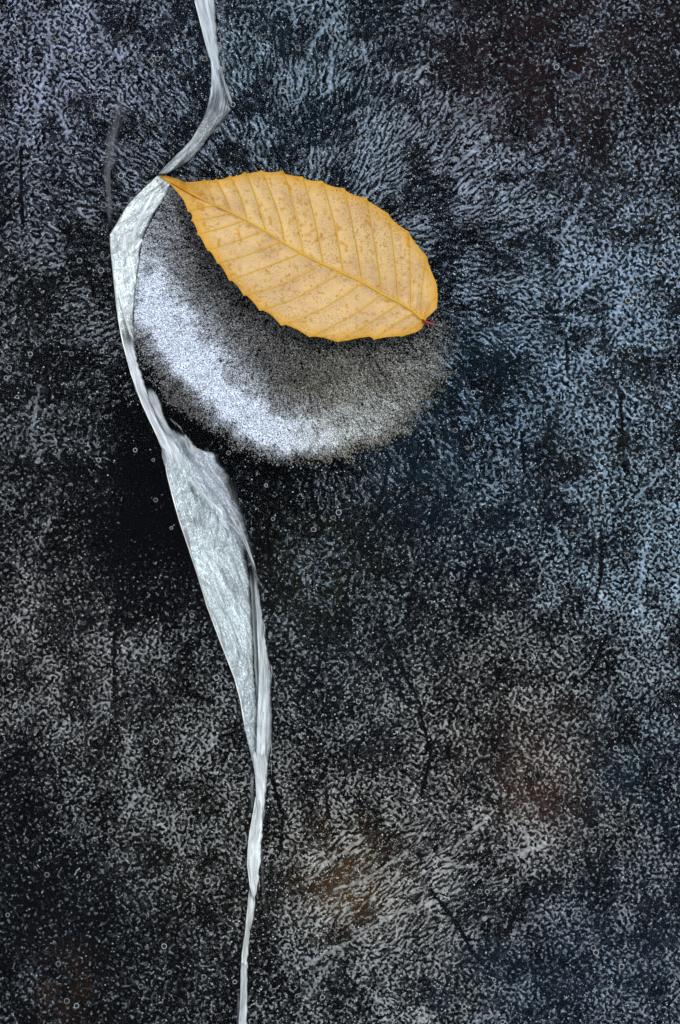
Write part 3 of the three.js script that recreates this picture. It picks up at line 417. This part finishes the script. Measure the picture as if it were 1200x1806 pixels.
// ---------- the leaf ----------
{
  const leaf = new THREE.Group(); leaf.name = 'beech_leaf'; leaf.position.set(...P(520, 470)); scene.add(leaf); const O = leaf.position;
  tag(leaf, 'golden toothed beech leaf with raised veins lying on the dark ice', 'leaf');
  const mid = along(midrib), sides = [[along(leafUpper), veinsUpper], [along(leafLower), veinsLower]];
  const near = (f, p) => { let b = 0, d = 1e9; for (let i = 0; i <= 2000; i++) { const q = f(i / 2000), e = Math.hypot(q[0] - p[0], q[1] - p[1]); if (e < d) { d = e; b = i / 2000; } } return b; };
  const knots = sides.map(([m, vs]) => [[0, 0, [0, 0]], ...vs.map((v) => { const s = near(mid, v[0]), e = near(m, v[v.length - 1]), a = mid(s), b = m(e), c = v[Math.floor(v.length / 2)]; return [s, e, [c[0] - (a[0] + b[0]) / 2, c[1] - (a[1] + b[1]) / 2]]; }), [1, 1, [0, 0]]].sort((a, b) => a[0] - b[0]));
  const lift = (side, s, t) => 0.0012 + 0.0014 * Math.sin(Math.PI * clamp(s)) + (side ? 0.0021 * Math.sin(Math.PI * clamp(s * 0.9 + 0.06)) * t * t : 0.0010 * Math.sin(Math.PI * s) * t * t) + 0.0009 * (fbm(s * 9 + side * 40, t * 2.2, 66, 2) - 0.5) * t - 0.0004 * smooth(0.12, 0, s);
  function spot(side, s, t) { // a point of the blade: s along the midrib, t towards the margin
    const K = knots[side]; let i = 1; while (i < K.length - 1 && K[i][0] < s) i++;
    const q = clamp((s - K[i - 1][0]) / (K[i][0] - K[i - 1][0] || 1)), e = mix(K[i - 1][1], K[i][1], q), a = mid(s), b = sides[side][0](e), bx = mix(K[i - 1][2][0], K[i][2][0], q), by = mix(K[i - 1][2][1], K[i][2][1], q), w = 4 * t * (1 - t);
    const el = Math.hypot(b[0] - a[0], b[1] - a[1]) || 1; let tooth = 0; for (const k of K) if (k[1] > 0 && k[1] < 1) tooth = Math.max(tooth, Math.exp(-((((e - k[1]) * sides[side][0].total) / 2.4) ** 2)));
    const push = 2.6 * tooth * t ** 8 - 1.2 * Math.sin(Math.PI * q) * t ** 6, x = mix(a[0], b[0], t) + bx * w + (b[0] - a[0]) / el * push, y = mix(a[1], b[1], t) + by * w + (b[1] - a[1]) / el * push;
    const puff = Math.sin(Math.PI * q) ** 1.2 * smooth(0, 0.12, t) * (1 - 0.55 * t);
    return [x, y, lift(side, s, t) - 0.00085 * puff - 0.00012 * smooth(0, 0.05, t) + 0.00016 * (fbm(x / 9, y / 9, 15, 2) - 0.5)];
  }
  const SN = 640, TN = 44, top = [], bot = [], uv = [], idx = []; let low = 1;
  for (let side = 0; side < 2; side++) for (let i = 0; i <= SN; i++) for (let j = 0; j <= TN; j++) {
    const [x, y, h] = spot(side, i / SN, j / TN), p = P(x, y, h); low = Math.min(low, h);
    top.push(p[0] - O.x, p[1], p[2] - O.z); bot.push(p[0] - O.x, p[1] - 0.00022, p[2] - O.z); uv.push(i / SN, 0.5 + (side ? 0.5 : -0.5) * j / TN);
  }
  const nV = top.length / 3, at = (side, i, j) => side * (SN + 1) * (TN + 1) + i * (TN + 1) + j;
  const quad = (a, b, c, d, flip) => flip ? idx.push(a, c, b, a, d, c) : idx.push(a, b, c, a, c, d);
  for (let side = 0; side < 2; side++) for (let i = 0; i < SN; i++) {
    for (let j = 0; j < TN; j++) { const a = at(side, i, j), b = at(side, i + 1, j), c = at(side, i + 1, j + 1), d = at(side, i, j + 1); quad(a, b, c, d, side === 1); quad(a + nV, b + nV, c + nV, d + nV, side === 0); }
    const a = at(side, i, TN), b = at(side, i + 1, TN); quad(a, b, b + nV, a + nV, side === 1);
  }
  const W = 1024, Hh = 640, panel = (px, py) => { let b = 1e9, k = 0; [...veinsUpper, ...veinsLower].forEach((v, n) => { const d = polyDist(px, py, v); if (d < b) { b = d; k = n; } }); return [b, k]; };
  const speck = new Float32Array(W * Hh), r = rng(44);
  for (let k = 0; k < 34000; k++) { const i = Math.floor(r() * W), j = Math.floor(r() * Hh), n = fbm(i / 60, j / 60, 12, 3); if (r() > smooth(0.3, 0.6, n) * 0.8 + 0.05) continue; const a = 0.28 + 0.5 * r() ** 1.7, L = 1 + Math.floor(r() * 2.8), M2 = 1 + Math.floor(r() * 2.4); for (let y = 0; y < M2; y++) for (let x = 0; x < L; x++) { const q = Math.min(Hh - 1, j + y) * W + Math.min(W - 1, i + x); speck[q] = Math.max(speck[q], a); } }
  const col = (a, b, t) => [mix(a[0], b[0], t), mix(a[1], b[1], t), mix(a[2], b[2], t)];
  const bladeTex = dataTex(W, Hh, (i, j) => {
    const v = (j + 0.5) / Hh, [px, py] = spot(v < 0.5 ? 0 : 1, (i + 0.5) / W, Math.abs(v - 0.5) * 2), [dv, kv] = panel(px, py), dm = polyDist(px, py, midrib), de = Math.min(polyDist(px, py, leafUpper), polyDist(px, py, leafLower));
    let c = [219, 186, 124]; const n = fbm(px / 34, py / 34, 2, 4), n2 = fbm(px / 12, py / 12, 4, 3), f = noise(px * 0.9, py * 0.9, 5);
    c = col(c, [204, 166, 114], smooth(0.40, 0.66, n)); c = col(c, [228, 192, 124], smooth(0.5, 0.2, n) * 0.8);
    c = col(c, [226, 191, 140], v > 0.5 ? 0.55 : 0.35);
    c = col(c, [216, 168, 78], smooth(26, 4, de) * (0.35 + 0.9 * n2)); c = col(c, [212, 158, 44], smooth(7, 1, de + 5 * (n2 - 0.5)));
    c = col(c, [212, 162, 66], smooth(400, 300, px) * 0.8);
    c = col(c, [214, 166, 86], smooth(520, 780, px) * smooth(420, 340, py) * 0.5);
    c = col(c, [206, 156, 50], smooth(3, 0.6, dv) * 0.3); c = col(c, [206, 156, 56], smooth(7, 2, dm) * 0.3);
    c = col(c, [198, 138, 44], smooth(0.62, 0.8, fbm(px / 9, py / 9, 8, 3) + 0.12 * smooth(430, 330, px) - 0.04) * 0.7);
    c = col(c, [176, 120, 46], smooth(0.7, 0.8, fbm(px / 7, py / 7, 18, 2)) * 0.35);
    const s = (hash(kv, 3, 3) - 0.5) * 10, g = 12 * (f - 0.5) + 9 * (n2 - 0.5) + s; c = c.map((v, q) => v + g * [1, 0.95, 0.7][q]);
    const net = Math.abs(noise(px / 3.2, py / 3.2, 33) - 0.5) < 0.035 ? 0.12 : 0;
    return col(c, [104, 88, 84], Math.max(speck[j * W + i], net));
  }, true);
  const bladeBump = dataTex(512, 320, (i, j) => { const v = 128 + 90 * (fbm(i / 5, j / 5, 14, 3) - 0.5) + 50 * (Math.abs(noise(i / 3.2, j / 3.2, 33) - 0.5) < 0.06 ? 0.6 : 0); return [v, v, v]; });
  const bladeMat = new THREE.MeshPhysicalMaterial({ map: bladeTex, bumpMap: bladeBump, bumpScale: 0.0001, roughness: 0.62, ior: 1.4, specularIntensity: 0.6 });
  add('blade', geo([...top, ...bot], idx, { uv: [[...uv, ...uv], 2] }), bladeMat, leaf);
  // veins: tapered half-sunk cords on the blade
  function cord(name, pts, r0, r1, mat, label) {
    const pos = [], id = [], n = pts.length, q = 8;
    for (let i = 0; i < n; i++) {
      const a = pts[Math.max(0, i - 1)], b = pts[Math.min(n - 1, i + 1)], tx = b[0] - a[0], tz = b[2] - a[2], l = Math.hypot(tx, tz) || 1, nx = -tz / l, nz = tx / l, rr = mix(r0, r1, i / (n - 1)) * (0.9 + 0.25 * noise(i * 0.7, r0 * 1e6, 2));
      for (let k = 0; k < q; k++) { const th = k / q * 2 * Math.PI; pos.push(pts[i][0] + nx * Math.cos(th) * rr, pts[i][1] + Math.sin(th) * rr * 0.9, pts[i][2] + nz * Math.cos(th) * rr); }
    }
    for (let i = 0; i < n - 1; i++) for (let k = 0; k < q; k++) { const a = i * q + k, b = i * q + (k + 1) % q; id.push(a, a + q, b, b, a + q, b + q); }
    for (const [e, f] of [[0, 1], [(n - 1) * q, -1]]) for (let k = 1; k < q - 1; k++) f > 0 ? id.push(e, e + k, e + k + 1) : id.push(e, e + k + 1, e + k);
    const o = add(name, geo(pos, id), mat, leaf); if (label) o.userData.label = label; return o;
  }
  const veinMat = new THREE.MeshPhysicalMaterial({ color: new THREE.Color().setRGB(...sl(224, 178, 46)), roughness: 0.5, ior: 1.4 });
  const ribMat = new THREE.MeshPhysicalMaterial({ color: new THREE.Color().setRGB(...sl(222, 172, 44)), roughness: 0.5, ior: 1.4 });
  const rib = []; for (let i = 0; i <= 120; i++) { const s = 0.02 + 0.98 * i / 120, [x, y] = mid(s), p = P(x, y, lift(0, s, 0) + 0.00005); rib.push([p[0] - O.x, p[1], p[2] - O.z]); }
  cord('midrib', rib, 0.00008, 0.00034, ribMat);
  for (let side = 0; side < 2; side++) sides[side][1].forEach((v, k) => {
    const s = knots[side].find((q) => Math.abs(q[0] - near(mid, v[0])) < 1e-9)[0], pts = []; const nn = 30, small = k < 2 || k > 11 ? 0.6 : 1;
    for (let i = 0; i <= nn; i++) { const [x, y, h] = spot(side, s, 0.97 * i / nn), p = P(x, y, h + 0.0001); pts.push([p[0] - O.x, p[1], p[2] - O.z]); }
    cord('side_vein', pts, 0.00013 * small + 0.00003, 0.00006, veinMat);
  });
  const st = [[745, 563.5], [750, 567], [757, 569.5], [765, 572]].map(([x, y], i) => { const p = P(x, y, lift(0, 1, 0) + 0.0001); return [p[0] - O.x, p[1], p[2] - O.z]; });
  cord('petiole', st, 0.00042, 0.00055, new THREE.MeshPhysicalMaterial({ color: new THREE.Color().setRGB(...sl(134, 40, 12)), roughness: 0.45 }), 'short reddish brown leaf stalk stub');
  console.log('leaf low', low);
}

renderer.render(scene, camera);
